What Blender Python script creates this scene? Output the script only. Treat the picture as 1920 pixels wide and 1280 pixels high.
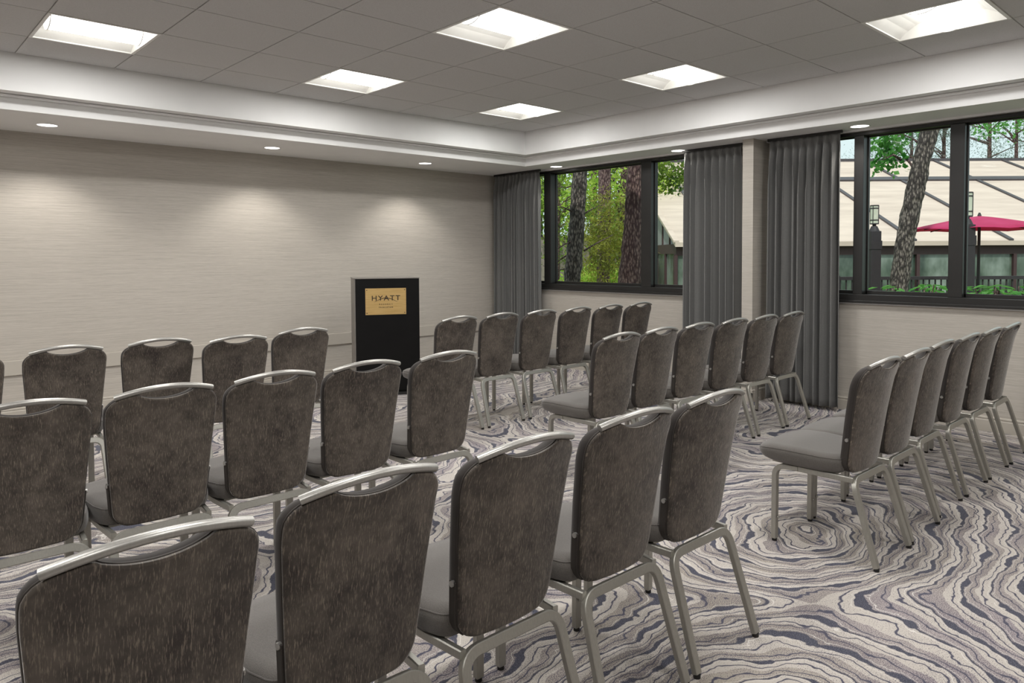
import bpy, math, random
import numpy as np
from mathutils import Vector, Matrix
random.seed(7); rng = np.random.default_rng(7)
PI = math.pi
for o in list(bpy.data.objects): bpy.data.objects.remove(o)
S = bpy.context.scene
COL = S.collection

# ------------------------------------------------------------------ camera, sky, sun, exposure
F_PX, CX, CY = 1355.83, 960.0, 532.55
YAW, PITCH, ROLL = 0.7431, -0.0389, -0.0054
CAM_Z = 1.392
f = Vector((math.sin(YAW)*math.cos(PITCH), math.cos(YAW)*math.cos(PITCH), math.sin(PITCH)))
r0 = Vector((math.cos(YAW), -math.sin(YAW), 0)); u0 = r0.cross(f)
r = r0*math.cos(ROLL)+u0*math.sin(ROLL); u = -r0*math.sin(ROLL)+u0*math.cos(ROLL)
cam = bpy.data.cameras.new('camera'); cam_o = bpy.data.objects.new('camera', cam); COL.objects.link(cam_o)
M = Matrix((r, u, -f)).transposed().to_4x4(); M.translation = (0, 0, CAM_Z)
cam_o.matrix_world = M
cam.sensor_fit = 'HORIZONTAL'; cam.sensor_width = 36; cam.lens = 36*F_PX/1920
cam.shift_x = 0; cam.shift_y = -(640-CY)/1920
cam.clip_start = 0.05; cam.clip_end = 300
S.camera = cam_o

W = bpy.data.worlds.new('world'); S.world = W; W.use_nodes = True
wn = W.node_tree; bg = wn.nodes['Background']
bg.inputs[0].default_value = (0.82, 0.94, 0.97, 1); bg.inputs[1].default_value = 1.05
sun = bpy.data.lights.new('sun', 'SUN'); sun.energy = 2.6; sun.angle = 0.03; sun.color = (1, 0.96, 0.91)
sun_o = bpy.data.objects.new('sun', sun); COL.objects.link(sun_o)
sun_o.rotation_euler = Vector((0.75, 0.35, -0.95)).to_track_quat('-Z', 'Y').to_euler()
S.view_settings.view_transform = 'Standard'; S.view_settings.look = 'None'
S.view_settings.exposure = 0.0; S.view_settings.gamma = 1.0; S.view_settings.use_curve_mapping = False
LENS_E = 4.6        # ceiling light lens emission
BEAM_W = 18.0       # each square ceiling light's downward light
SPOT_W = 45.0       # recessed downlight wattage

# ------------------------------------------------------------------ node helpers
def lin(r_, g_, b_):
    c = [x/255 for x in (r_, g_, b_)]
    return tuple((x/12.92 if x <= .04045 else ((x+.055)/1.055)**2.4) for x in c)+(1,)
class NT:
    def __init__(s, name):
        s.m = bpy.data.materials.new(name); s.m.use_nodes = True; s.t = s.m.node_tree
        s.b = s.t.nodes['Principled BSDF']; s.out = s.t.nodes['Material Output']
    def n(s, typ, **kw):
        nd = s.t.nodes.new(typ)
        for k, v in kw.items():
            if k.startswith('_'): setattr(nd, k[1:], v)
        return nd
    def l(s, a, b): s.t.links.new(a, b)
    def coord(s, out='Object'): return s.n('ShaderNodeTexCoord').outputs[out]
    def mapping(s, vec, scale=(1, 1, 1), loc=(0, 0, 0)):
        m = s.n('ShaderNodeMapping'); s.l(vec, m.inputs[0]); m.inputs['Scale'].default_value = scale
        m.inputs['Location'].default_value = loc; return m.outputs[0]
    def noise(s, vec, scale, detail=3, rough=.5, out='Fac', dist=0):
        nd = s.n('ShaderNodeTexNoise'); s.l(vec, nd.inputs['Vector']); nd.inputs['Scale'].default_value = scale
        nd.inputs['Detail'].default_value = detail; nd.inputs['Roughness'].default_value = rough
        nd.inputs['Distortion'].default_value = dist; return nd.outputs[out]
    def math(s, op, a, b=None, c=None, clamp=False):
        nd = s.n('ShaderNodeMath', _operation=op, _use_clamp=clamp)
        for i, v in enumerate((a, b, c)):
            if v is None: continue
            if isinstance(v, (int, float)): nd.inputs[i].default_value = v
            else: s.l(v, nd.inputs[i])
        return nd.outputs[0]
    def ramp(s, fac, stops, interp='LINEAR'):
        nd = s.n('ShaderNodeValToRGB'); s.l(fac, nd.inputs[0]); cr = nd.color_ramp; cr.interpolation = interp
        while len(cr.elements) < len(stops): cr.elements.new(0.5)
        for e, (p, c) in zip(cr.elements, stops): e.position = p; e.color = c if len(c) == 4 else (*c, 1)
        return nd.outputs[0]
    def mix(s, fac, a, b, blend='MIX'):
        nd = s.n('ShaderNodeMix', _data_type='RGBA', _blend_type=blend)
        for sock, v in ((nd.inputs[0], fac), (nd.inputs[6], a), (nd.inputs[7], b)):
            if isinstance(v, (int, float)): sock.default_value = v
            elif isinstance(v, tuple): sock.default_value = v
            else: s.l(v, sock)
        return nd.outputs[2]
    def bump(s, h, strength=.3, dist=.01):
        nd = s.n('ShaderNodeBump'); s.l(h, nd.inputs['Height']); nd.inputs['Strength'].default_value = strength
        nd.inputs['Distance'].default_value = dist; s.l(nd.outputs[0], s.b.inputs['Normal'])
    def set(s, **kw):
        for k, v in kw.items():
            sock = s.b.inputs[k.replace('_', ' ')]
            if hasattr(v, 'node'): s.l(v, sock)
            else: sock.default_value = v
        return s.m
def simple(name, col, rough=.6, metal=0., nz=.06, nsc=12, **kw):
    t = NT(name); c = t.noise(t.coord(), nsc, 3)
    d = tuple(x*(1-nz*1.5) for x in col[:3])+(1,); e = tuple(min(1, x*(1+nz*1.5)) for x in col[:3])+(1,)
    t.set(Base_Color=t.ramp(c, [(.3, d), (.7, e)]), Roughness=rough, Metallic=metal, **kw); return t.m

# --- wall covering
def m_wall(name, axis):
    t = NT(name); co = t.coord()
    sc = (1.6, 1.6, 110) if axis == 'h' else (110, 110, 1.6)
    a = t.noise(t.mapping(co, sc), 1.5, 4, .65); b = t.noise(t.mapping(co, (9, 9, 300)), 1.4, 2, .6)
    c = t.math('ADD', t.math('MULTIPLY', a, .6), t.math('MULTIPLY', b, .4))
    t.set(Base_Color=t.ramp(c, [(.30, lin(165, 159, 150)), (.5, lin(184, 178, 169)), (.70, lin(199, 193, 184))]), Roughness=.62)
    t.b.inputs['Specular IOR Level'].default_value = .35
    t.bump(c, .25, .004); return t.m
MW = m_wall('grasscloth', 'h')
M_white = simple('soffit_paint', lin(240, 240, 239), .7, nz=.015, nsc=3)
M_trim = simple('trim_paint', lin(182, 176, 166), .45, nz=.02, nsc=3)
def m_tile():
    t = NT('ceiling_tile'); n_ = t.noise(t.coord(), 260, 3, .7)
    t.set(Base_Color=t.ramp(n_, [(.3, lin(196, 195, 194)), (.65, lin(214, 213, 212))]), Roughness=.9); t.bump(n_, .15, .002); return t.m
M_tile = m_tile(); M_tbar = simple('tbar', lin(170, 167, 163), .5, nz=.02)
M_frame = simple('dark_bronze', lin(33, 32, 31), .42, 0, nz=.08, nsc=6)
def m_glass():
    t = NT('window_glass'); tr = t.n('ShaderNodeBsdfTransparent'); gl = t.n('ShaderNodeBsdfGlossy')
    tr.inputs[0].default_value = (.94, .97, .96, 1); gl.inputs['Roughness'].default_value = .02
    fr = t.n('ShaderNodeFresnel'); fr.inputs[0].default_value = 1.07; mx = t.n('ShaderNodeMixShader')
    t.l(fr.outputs[0], mx.inputs[0]); t.l(tr.outputs[0], mx.inputs[1]); t.l(gl.outputs[0], mx.inputs[2]); t.l(mx.outputs[0], t.out.inputs[0]); return t.m
M_glass = m_glass()
def m_curtain():
    t = NT('curtain_cloth'); co = t.coord(); w = t.noise(t.mapping(co, (300, 300, 300)), 1, 2); b = t.noise(co, 2.5, 2)
    t.set(Base_Color=t.mix(t.math('MULTIPLY', b, .5), t.ramp(w, [(.3, lin(92, 92, 91)), (.7, lin(120, 120, 118))]), lin(102, 102, 100)), Roughness=.85, Sheen_Weight=.25); return t.m
M_curt = m_curtain()
# --- carpet: swirls around several centres, warped bands like cut agate
def m_carpet():
    t = NT('carpet'); co = t.coord()
    w1 = t.n('ShaderNodeVectorMath', _operation='SUBTRACT'); t.l(t.noise(co, 1.3, 3, .55, 'Color'), w1.inputs[0]); w1.inputs[1].default_value = (.5, .5, .5)
    w2 = t.n('ShaderNodeVectorMath', _operation='SCALE'); t.l(w1.outputs[0], w2.inputs[0]); w2.inputs['Scale'].default_value = .42
    w3 = t.n('ShaderNodeVectorMath', _operation='ADD'); t.l(co, w3.inputs[0]); t.l(w2.outputs[0], w3.inputs[1])
    fine = t.n('ShaderNodeVectorMath', _operation='SUBTRACT'); t.l(t.noise(co, 7, 3, .6, 'Color'), fine.inputs[0]); fine.inputs[1].default_value = (.5, .5, .5)
    fs = t.n('ShaderNodeVectorMath', _operation='SCALE'); t.l(fine.outputs[0], fs.inputs[0]); fs.inputs['Scale'].default_value = .055
    w4 = t.n('ShaderNodeVectorMath', _operation='ADD'); t.l(w3.outputs[0], w4.inputs[0]); t.l(fs.outputs[0], w4.inputs[1])
    P = w4.outputs[0]
    phi = None
    for (x, y, k) in CENTRES:
        mp = t.n('ShaderNodeMapping'); t.l(P, mp.inputs[0]); mp.inputs['Location'].default_value = (-x, -y, 0); mp.inputs['Scale'].default_value = (1, 1, 0)
        m2 = t.n('ShaderNodeMapping'); t.l(mp.outputs[0], m2.inputs[0]); m2.inputs['Rotation'].default_value = (0, 0, YAW+k); m2.inputs['Scale'].default_value = (.72, 1.15, 1)
        ln = t.n('ShaderNodeVectorMath', _operation='LENGTH'); t.l(m2.outputs[0], ln.inputs[0])
        d = ln.outputs['Value']
        phi = d if phi is None else t.math('SMOOTH_MIN', phi, d, .35)
    slow = t.noise(co, .9, 2, .5); phi = t.math('ADD', phi, t.math('MULTIPLY', slow, .4))
    fq = t.math('MULTIPLY_ADD', t.noise(co, 2.2, 2), .9, t.math('MULTIPLY', phi, 8.8))
    fr = t.math('FRACT', fq); idn = t.math('FLOOR', fq)
    dist = t.math('ABSOLUTE', t.math('SUBTRACT', fr, .5))                         # 0 at the navy line of each ring
    wn_ = t.n('ShaderNodeTexWhiteNoise', _noise_dimensions='1D'); t.l(idn, wn_.inputs['W']); rnd = wn_.outputs['Value']
    wid = t.noise(t.mapping(co, (1, 1, 1), (3, 5, 0)), 4.6, 3, .6)
    thr = t.math('MINIMUM', t.math('MAXIMUM', t.math('MULTIPLY_ADD', wid, 1.3, -.60), .040), .15)
    navy = t.math('MULTIPLY', t.math('SUBTRACT', thr, dist), 55, clamp=True)
    line2 = t.math('MULTIPLY', t.math('SUBTRACT', .032, t.math('ABSOLUTE', t.math('SUBTRACT', dist, t.math('MULTIPLY_ADD', wid, .9, -.13)))), 60, clamp=True)
    white = t.math('MULTIPLY', t.math('SUBTRACT', .013, t.math('ABSOLUTE', t.math('SUBTRACT', dist, t.math('ADD', thr, .055)))), 90, clamp=True)
    sp = t.noise(co, 250, 1, .5)
    z1 = t.noise(t.mapping(co, (1, 1, 1), (9, 2, 0)), 3.0, 3, .6)
    side = t.math('GREATER_THAN', fr, .5)
    dens = t.math('ADD', t.math('MULTIPLY', side, .10), t.math('ADD', t.math('MULTIPLY', z1, .34), t.math('MULTIPLY', rnd, .06)))  # .2 .. .5
    spk = t.math('MULTIPLY', t.math('SUBTRACT', sp, t.math('SUBTRACT', .785, dens)), 16, clamp=True)
    sp_d = t.math('MULTIPLY', t.math('SUBTRACT', sp, .50), 12, clamp=True)
    lav = t.math('MULTIPLY', t.math('SUBTRACT', t.noise(t.mapping(co, (1, 1, 1), (1, 8, 0)), .9, 2), .42), 5, clamp=True)
    light = t.mix(side, lin(188, 181, 173), t.mix(lav, lin(168, 160, 148), lin(168, 159, 159)))
    c = t.mix(t.math('MULTIPLY', spk, .85), light, lin(88, 80, 92))
    c = t.mix(t.math('MULTIPLY', white, .8), c, lin(218, 214, 208))
    c = t.mix(line2, c, lin(66, 66, 84))
    c = t.mix(navy, c, t.mix(sp_d, lin(48, 50, 66), lin(88, 88, 102)))
    t.set(Base_Color=c, Roughness=.95, Sheen_Weight=.15); t.bump(sp, .25, .004); return t.m
CENTRES = [(3.52, 1.72, 0.0), (1.9, 1.0, .5), (2.95, 2.7, -.3), (2.1, 4.4, .2), (5.4, 4.0, -.5), (5.6, -.5, .3), (.2, 3.3, 0), (.3, .8, .6), (5.2, 6.3, .1), (3.2, -.9, .2), (3.4, 5.6, .4)]
M_carpet = m_carpet()
# --- chair materials
def m_velvet():
    t = NT('streaked_velvet'); co = t.coord(); oi = t.n('ShaderNodeObjectInfo')
    off = t.n('ShaderNodeVectorMath', _operation='ADD'); t.l(co, off.inputs[0])
    sc = t.math('MULTIPLY', oi.outputs['Random'], 37.0); cmb = t.n('ShaderNodeCombineXYZ'); t.l(sc, cmb.inputs[0]); t.l(sc, cmb.inputs[2]); t.l(cmb.outputs[0], off.inputs[1])
    P = off.outputs[0]
    st = t.noise(t.mapping(P, (440, 20, 55)), 1, 2, .6); st2 = t.noise(t.mapping(P, (190, 10, 8)), 1, 2, .5)
    bl = t.noise(P, 5.5, 4, .6); bl2 = t.noise(P, 22, 3, .6)
    s = t.math('ADD', t.math('MULTIPLY', t.math('SUBTRACT', st, .53), 6), t.math('MULTIPLY', t.math('SUBTRACT', st2, .5), 1.2), clamp=True)
    b = t.math('ADD', t.math('MULTIPLY', bl, .65), t.math('MULTIPLY', bl2, .35))
    base = t.ramp(b, [(.35, lin(57, 51, 48)), (.5, lin(78, 72, 66)), (.65, lin(96, 88, 81))])
    c = t.mix(t.math('MULTIPLY', s, .55), base, lin(150, 138, 124))
    t.set(Base_Color=c, Roughness=.5, Sheen_Weight=.6, Sheen_Roughness=.3, Sheen_Tint=(.95, .92, .88, 1)); t.b.inputs['Specular IOR Level'].default_value = .3
    t.bump(s, .25, .002); return t.m
M_velvet = m_velvet()
def m_seat():
    t = NT('seat_cloth'); co = t.coord(); n_ = t.noise(co, 420, 2, .6); b = t.noise(co, 5, 2)
    t.set(Base_Color=t.mix(t.math('MULTIPLY', b, .3), t.ramp(n_, [(.3, lin(74, 70, 66)), (.7, lin(100, 95, 90))]), lin(80, 75, 71)), Roughness=.8, Sheen_Weight=.3); t.bump(n_, .25, .002); return t.m
M_seat = m_seat()
M_edge = simple('shaded_cushion_edge_cloth', lin(50, 45, 42), .85, Sheen_Weight=.1)  # dark velvet tone plus the cushion's shadow side, painted into the colour
M_pipe = simple('piping', lin(52, 47, 43), .7)
def m_metal(name, col, rough):
    t = NT(name); co = t.coord(); n_ = t.noise(t.mapping(co, (60, 60, 6)), 4, 2)
    t.set(Base_Color=t.ramp(n_, [(.3, tuple(x*.9 for x in col[:3])+(1,)), (.7, col)]), Metallic=.75, Roughness=rough); return t.m
M_alu = m_metal('brushed_aluminium', lin(176, 174, 166), .42)
M_rail = m_metal('polished_rail', lin(178, 176, 171), .36)
M_bolt = m_metal('bolt', lin(190, 188, 184), .3)
M_black = simple('black_rubber', lin(28, 27, 26), .6)
M_podium = simple('black_laminate', lin(10, 9, 9), .55, nz=.15); M_podium.node_tree.nodes['Principled BSDF'].inputs['Specular IOR Level'].default_value = .2
M_podium_side = simple('grey_laminate_edge', lin(120, 116, 110), .45)
def m_brass():
    t = NT('brushed_brass'); n_ = t.noise(t.mapping(t.coord(), (6, 6, 250)), 1, 2)
    t.set(Base_Color=t.ramp(n_, [(.3, lin(196, 160, 98)), (.7, lin(222, 190, 130))]), Metallic=.55, Roughness=.42); return t.m
M_brass = m_brass(); M_ink = simple('engraving', lin(48, 36, 22), .6)
def m_emit(name, col, e):
    t = NT(name); t.set(Base_Color=(.9, .9, .88, 1), Emission_Color=col, Emission_Strength=e, Roughness=.5); return t.m
M_lens = m_emit('lens', (1, .985, .955, 1), LENS_E)
M_lamp = m_emit('lamp_lens', (1, .96, .90, 1), 6.0)
M_house = simple('light_housing', lin(236, 235, 231), .5, nz=.01)

# ------------------------------------------------------------------ object helpers
def link(name, me, mat, parent=None, smooth=False):
    o = bpy.data.objects.new(name, me); COL.objects.link(o)
    if mat is not None:
        for m_ in (mat if isinstance(mat, (list, tuple)) else [mat]): me.materials.append(m_)
    if smooth:
        me.polygons.foreach_set('use_smooth', [True]*len(me.polygons))
    if parent is not None: o.parent = parent
    return o
class MB:
    def __init__(s): s.v = []; s.f = []; s.mi = []
    def add(s, vs, fs, mi=0):
        b = len(s.v); s.v += [tuple(p) for p in vs]; s.f += [tuple(b+i for i in q) for q in fs]; s.mi += [mi]*len(fs); return s
    def box(s, a, b, mi=0):
        x0, y0, z0 = a; x1, y1, z1 = b
        x0, x1 = sorted((x0, x1)); y0, y1 = sorted((y0, y1)); z0, z1 = sorted((z0, z1))
        vs = [(x0,y0,z0),(x1,y0,z0),(x1,y1,z0),(x0,y1,z0),(x0,y0,z1),(x1,y0,z1),(x1,y1,z1),(x0,y1,z1)]
        return s.add(vs, [(0,3,2,1),(4,5,6,7),(0,1,5,4),(1,2,6,5),(2,3,7,6),(3,0,4,7)], mi)
    def sweep(s, pts, sec, up=(0, 0, 1), closed_caps=True, mi=0, radii=None):
        """sweep a closed 2D section (list of (a,b)) along points; a goes along side, b along normal"""
        P = [Vector(p) for p in pts]; n = len(P); k = len(sec); vs = []
        prev = None
        for i in range(n):
            t_ = (P[min(i+1, n-1)]-P[max(i-1, 0)]).normalized()
            if prev is None:
                sd = t_.cross(Vector(up));
                if sd.length < 1e-4: sd = t_.cross(Vector((1, 0, 0)))
                sd.normalize()
            else:
                sd = (prev-t_*prev.dot(t_)).normalized()
            prev = sd; nm = sd.cross(t_).normalized(); q = radii[i] if radii else 1
            for a, b in sec: vs.append(P[i]+sd*a*q+nm*b*q)
        fs = []
        for i in range(n-1):
            for j in range(k):
                j2 = (j+1) % k; fs.append((i*k+j, i*k+j2, (i+1)*k+j2, (i+1)*k+j))
        fs.append(tuple(range(k))[::-1]); fs.append(tuple((n-1)*k+j for j in range(k)))
        return s.add(vs, fs, mi)
    def tube(s, pts, r_, seg=10, mi=0, radii=None):
        return s.sweep(pts, [(r_*math.cos(2*PI*i/seg), r_*math.sin(2*PI*i/seg)) for i in range(seg)], mi=mi, radii=radii)
    def cyl(s, c, r_, z0, z1, seg=20, mi=0, r2=None):
        r2 = r_ if r2 is None else r2
        vs = [(c[0]+r_*math.cos(2*PI*i/seg), c[1]+r_*math.sin(2*PI*i/seg), z0) for i in range(seg)]
        vs += [(c[0]+r2*math.cos(2*PI*i/seg), c[1]+r2*math.sin(2*PI*i/seg), z1) for i in range(seg)]
        fs = [(i, (i+1) % seg, seg+(i+1) % seg, seg+i) for i in range(seg)]+[tuple(range(seg))[::-1], tuple(range(seg, 2*seg))]
        return s.add(vs, fs, mi)
    def prism(s, poly, z0, z1, mi=0):
        n = len(poly); vs = [(x, y, z0) for x, y in poly]+[(x, y, z1) for x, y in poly]
        fs = [(i, (i+1) % n, n+(i+1) % n, n+i) for i in range(n)]+[tuple(range(n))[::-1], tuple(range(n, 2*n))]
        return s.add(vs, fs, mi)
    def build(s, name, mat, parent=None, smooth=False, bevel=0, auto=None):
        me = bpy.data.meshes.new(name); me.from_pydata(s.v, [], s.f); me.update()
        for p, m_ in zip(me.polygons, s.mi): p.material_index = m_
        import bmesh
        bm = bmesh.new(); bm.from_mesh(me); bmesh.ops.recalc_face_normals(bm, faces=bm.faces)
        if bevel:
            es = [e for e in bm.edges if len(e.link_faces) == 2 and e.calc_face_angle(0) > .6]
            bmesh.ops.bevel(bm, geom=es, offset=bevel, segments=2, profile=.5, affect='EDGES', clamp_overlap=True)
        if auto:
            for e in bm.edges: e.smooth = not (len(e.link_faces) == 2 and e.calc_face_angle(0) > auto)
        bm.to_mesh(me); bm.free()
        return link(name, me, mat, parent, smooth or bool(auto))
def empty(name, loc, rz=0):
    o = bpy.data.objects.new(name, None); COL.objects.link(o); o.location = loc; o.rotation_euler = (0, 0, rz); o.empty_display_size = .1; return o
def tag(o, label=None, cat=None, group=None, kind=None):
    if label: o['label'] = label
    if cat: o['category'] = cat
    if group: o['group'] = group
    if kind: o['kind'] = kind
    return o
def struct(o, label=None): o['kind'] = 'structure'; 
def copy_tree(o, parent=None):
    c = o.copy(); COL.objects.link(c); c.parent = parent
    for ch in o.children: copy_tree(ch, c)
    return c
def fillet(pts, rad, seg=7):
    out = [Vector(pts[0])]
    for i in range(1, len(pts)-1):
        p = Vector(pts[i]); a = (Vector(pts[i-1])-p); b = (Vector(pts[i+1])-p); rr = min(rad, a.length*.49, b.length*.49)
        A = p+a.normalized()*rr; B = p+b.normalized()*rr
        for k in range(seg+1):
            t_ = k/seg; out.append(A*(1-t_)**2+p*2*t_*(1-t_)+B*t_*t_)
    out.append(Vector(pts[-1])); return out

# ------------------------------------------------------------------ room shell
XW, YW = 6.551, 7.407            # window wall, front wall
XL, YB = -2.6, -3.2              # opposite walls (behind the camera)
ZS = 2.475                       # underside of soffit
CXI, CYI, CZ = 5.909, 6.188, 2.8446   # ceiling recess edge and ceiling height
LX, LY = 6.088, 6.376            # lower fascia edge
MB().box((XL, YB, -.1), (XW+.25, YW+.2, 0)).build('floor', M_carpet)['kind'] = 'structure'
MB().box((XL-.2, YW, 0), (XW+.25, YW+.2, 3.1)).build('wall_front', MW)['kind'] = 'structure'
MB().box((XL-.2, YB-.2, 0), (XL, YW, 3.1)).build('wall_left', MW)['kind'] = 'structure'
MB().box((XL, YB-.2, 0), (XW+.25, YB, 3.1)).build('wall_back', MW)['kind'] = 'structure'
# window wall, with openings
WZ0, WZ1 = .966, 2.452
WIN = [(3.85, 7.25), (.45, 3.35)]
wb = MB(); x0, x1 = XW, XW+.22
wb.box((x0, YB, 0), (x1, YW, WZ0)); wb.box((x0, YB, WZ1), (x1, YW, 3.1))
for a, b in ((YB, .45), (3.35, 3.85), (7.25, YW)): wb.box((x0, a, WZ0), (x1, b, WZ1))
wb.build('wall_right', MW)['kind'] = 'structure'
PILX, PY0, PY1 = 6.259, 3.472, 3.582
MB().box((PILX, PY0, 0), (XW, PY1, ZS)).build('wall_pillar', MW)['kind'] = 'structure'
# ceiling tiles
gx = [.917+.6335*k for k in range(-6, 0)]+[.917, 1.551, 2.193, 2.834, 3.467, 4.122, 4.732, 5.349]
gy = [5.672, 5.032, 4.411, 3.845, 3.178, 2.540, 1.902, 1.237]+[1.237-.634*k for k in range(1, 7)]
IX0 = 6; XLI, YBI = -2.1, -2.7
xs = [XLI]+[x for x in gx if x > XLI+.1]+[CXI]; ys = [CYI]+[y for y in gy if y > YBI+.1]+[YBI]
FIX = [(i, j) for i in (-3, 0, 3, 6) for j in (0, 3, 6, 9)]
cells = set()
for (i, j) in FIX:
    if IX0+i+1 < len(gx)+1 and j+1 < len(gy): cells.add((round(gx[IX0+i], 3), round(gy[j], 3)))
ce = MB(); g = .004
for a, b in zip(xs[:-1], xs[1:]):
    for c, d in zip(ys[:-1], ys[1:]):
        if (round(a, 3), round(c, 3)) in cells: continue
        ce.box((a+g, d+g, CZ), (b-g, c-g, CZ+.02))
ce.build('ceiling', M_tile)['kind'] = 'structure'
tb = MB()
for a in xs[1:-1]:
    segs = sorted([(b, c) for c, b in zip(ys[:-1], ys[1:])])
    tb.box((a-.010, YBI, CZ+.006), (a+.010, CYI, CZ+.010))
for c in ys[1:-1]: tb.box((XLI, c-.010, CZ+.0055), (CXI, c+.010, CZ+.0095))
tb.build('trim_1', M_tbar)['kind'] = 'structure'
MB().box((XL-.2, YB-.2, 3.1), (XW+.25, YW+.2, 3.25)).build('ceiling_slab', M_white)['kind'] = 'structure'
# soffit ring with stepped fascia
so = MB()
def ringbox(ox0, oy0, ox1, oy1, ix0, iy0, ix1, iy1, z0, z1):
    so.box((ox0, iy1, z0), (ox1, oy1, z1)); so.box((ox0, oy0, z0), (ox1, iy0, z1))
    so.box((ox0, iy0, z0), (ix0, iy1, z1)); so.box((ix1, iy0, z0), (ox1, iy1, z1))
dx, dy = LX-CXI, LY-CYI
ringbox(XL, YB, XW, YW, XLI-dx, YBI-dy, LX, LY, ZS, 2.565)
ringbox(XL, YB, XW, YW, XLI-dx+.07, YBI-dy+.07, LX-.07, LY-.07, 2.565, 2.575)
ringbox(XL, YB, XW, YW, XLI, YBI, CXI, CYI, 2.578, 2.93)
so.build('ceiling_soffit', M_white)['kind'] = 'structure'
# thin head trim above the windows
MB().box((XW-.045, YB, ZS-.016), (XW, YW, ZS)).build('trim_2', M_white)['kind'] = 'structure'
# baseboards
def baseboard(name, a, b, n):
    """a,b floor points on the wall line, n unit normal into room"""
    m = MB(); a = Vector((*a, 0)); b = Vector((*b, 0)); n = Vector((*n, 0))
    prof = [(0, 0), (.016, 0), (.016, .088), (.011, .093), (.011, .100), (.015, .104), (.013, .113), (0, .117)]
    vs = [a+n*p+Vector((0, 0, z)) for p, z in prof]+[b+n*p+Vector((0, 0, z)) for p, z in prof]; k = len(prof)
    m.add(vs, [(i, (i+1) % k, k+(i+1) % k, k+i) for i in range(k)]+[tuple(range(k))[::-1], tuple(range(k, 2*k))])
    m.build(name, M_trim)['kind'] = 'structure'
baseboard('baseboard_right', (XW, YB), (XW, PY0), (-1, 0)); baseboard('baseboard_right_far', (XW, PY1), (XW, YW), (-1, 0))
baseboard('baseboard_front', (XL, YW), (XW, YW), (0, -1)); baseboard('baseboard_left', (XL, YB), (XL, YW), (1, 0))
baseboard('baseboard_pillar', (PILX, PY0-.016), (PILX, PY1), (-1, 0)); baseboard('baseboard_pillar_side', (PILX-.016, PY0), (XW, PY0), (0, -1))
# chair rail on the front wall
MB().box((XL, YW-.022, .397), (XW, YW, .523)).build('trim_3', M_trim, bevel=.003)['kind'] = 'structure'
MB().box((XW-.02, .3, WZ0-.012), (XW, 7.3, WZ0-.001)).build('trim_4', M_white)['kind'] = 'structure'

# windows
def window(name, y0, y1, mulls):
    root = MB(); xa, xb = XW-.03, XW+.10
    root.box((xa, y0, WZ0), (xb, y1, WZ0+.075)); root.box((xa-.02, y0, WZ0), (xb, y1, WZ0+.022))
    root.box((xa+.01, y0, WZ1-.03), (xb, y1, WZ1))
    for a, b in ((y0, y0+.05), (y1-.05, y1)): root.box((xa, a, WZ0+.075), (xb, b, WZ1-.03))
    for a, b in mulls: root.box((xa, min(a, b), WZ0+.075), (xb, max(a, b), WZ1-.03))
    w = root.build(name, M_frame, bevel=.004); w['kind'] = 'structure'
    edges = sorted([y0+.05, y1-.05]+[m_ for ab in mulls for m_ in ab])
    for k in range(0, len(edges), 2):
        a, b = edges[k], edges[k+1]; s_ = MB(); t_ = .022; zt = WZ1-.03; zb = WZ0+.075
        q = XW+.03 + (.03 if k % 4 else 0)
        s_.box((q, a, zb), (q+.03, b, zb+t_+.008)); s_.box((q, a, zt-t_+.012), (q+.03, b, zt))
        s_.box((q, a, zb), (q+.03, a+t_*.5, zt)); s_.box((q, b-t_*.5, zb), (q+.03, b, zt))
        s_.build('sash', M_frame, w, bevel=.002)
        MB().box((q+.012, a+.005, zb+.005), (q+.018, b-.005, zt-.005)).build('pane', M_glass, w)
    return w
window('window_1', 3.85, 7.25, [(6.374, 6.49), (4.835, 4.97)])
window('window_2', .45, 3.35, [(2.58, 2.66), (1.808, 1.912), ])

# ------------------------------------------------------------------ curtains
def curtain(y0, y1, seed, nple, label, ytop=None, wide=0.0):
    rr = random.Random(seed); root = empty('curtain', (6.415, (y0+y1)/2, 0))
    ny, nz = nple*14, 46; zt, zb = 2.452, .035; vs = []; fs = []
    ph = [rr.uniform(-.35, .35) for _ in range(nple+2)]; am = [rr.uniform(.6, 1.25) for _ in range(nple+2)]
    yc = (y0+y1)/2
    for iz in range(nz+1):
        t_ = iz/nz; z = zt-(zt-zb)*(t_**1.15 if t_ > 0 else 0)
        hd = max(0, (z-(zt-.10))/.10)                       # heading tape, pinched
        sag = min(1, (zt-z)/.5)
        for iy in range(ny+1):
            s_ = iy/ny*nple; k = int(min(s_, nple-1e-6)); fr = s_-k
            a = am[k]*(1-fr)+am[k+1]*fr; p = ph[k]*(1-fr)+ph[k+1]*fr
            ang = 2*PI*(s_+p*sag*.8)
            dep = (.012+.044*min(1, (zt-z)/.22))*a
            w = math.sin(ang); shape = math.copysign(abs(w)**.75, w)
            x = dep*shape*(1-.25*hd) + .010*math.sin(ang*.5+seed)*sag
            pinch = .010*math.exp(-((z-(zt-.11))/.03)**2)*(1 if w > .4 else 0)
            y = y0+(y1-y0)*iy/ny + .010*math.sin(2*ang)*sag
            y = yc+(y-yc)*(1+wide*t_)
            vs.append((x+pinch, y-yc, z))
    for iz in range(nz):
        for iy in range(ny):
            a = iz*(ny+1)+iy; fs.append((a, a+1, a+ny+2, a+ny+1))
    me = bpy.data.meshes.new('drape'); me.from_pydata(vs, [], fs); me.update(); d = link('drape', me, M_curt, root, True)
    so_ = d.modifiers.new('s', 'SOLIDIFY'); so_.thickness = .004
    rl = MB(); rl.box((-.012, y0-yc-.02, 2.450), (.012, y1-yc+.02, 2.4745)); rl.build('curtain_track', M_frame, root)
    tag(root, label, 'curtain', 'grey floor-length curtains'); return root
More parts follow.
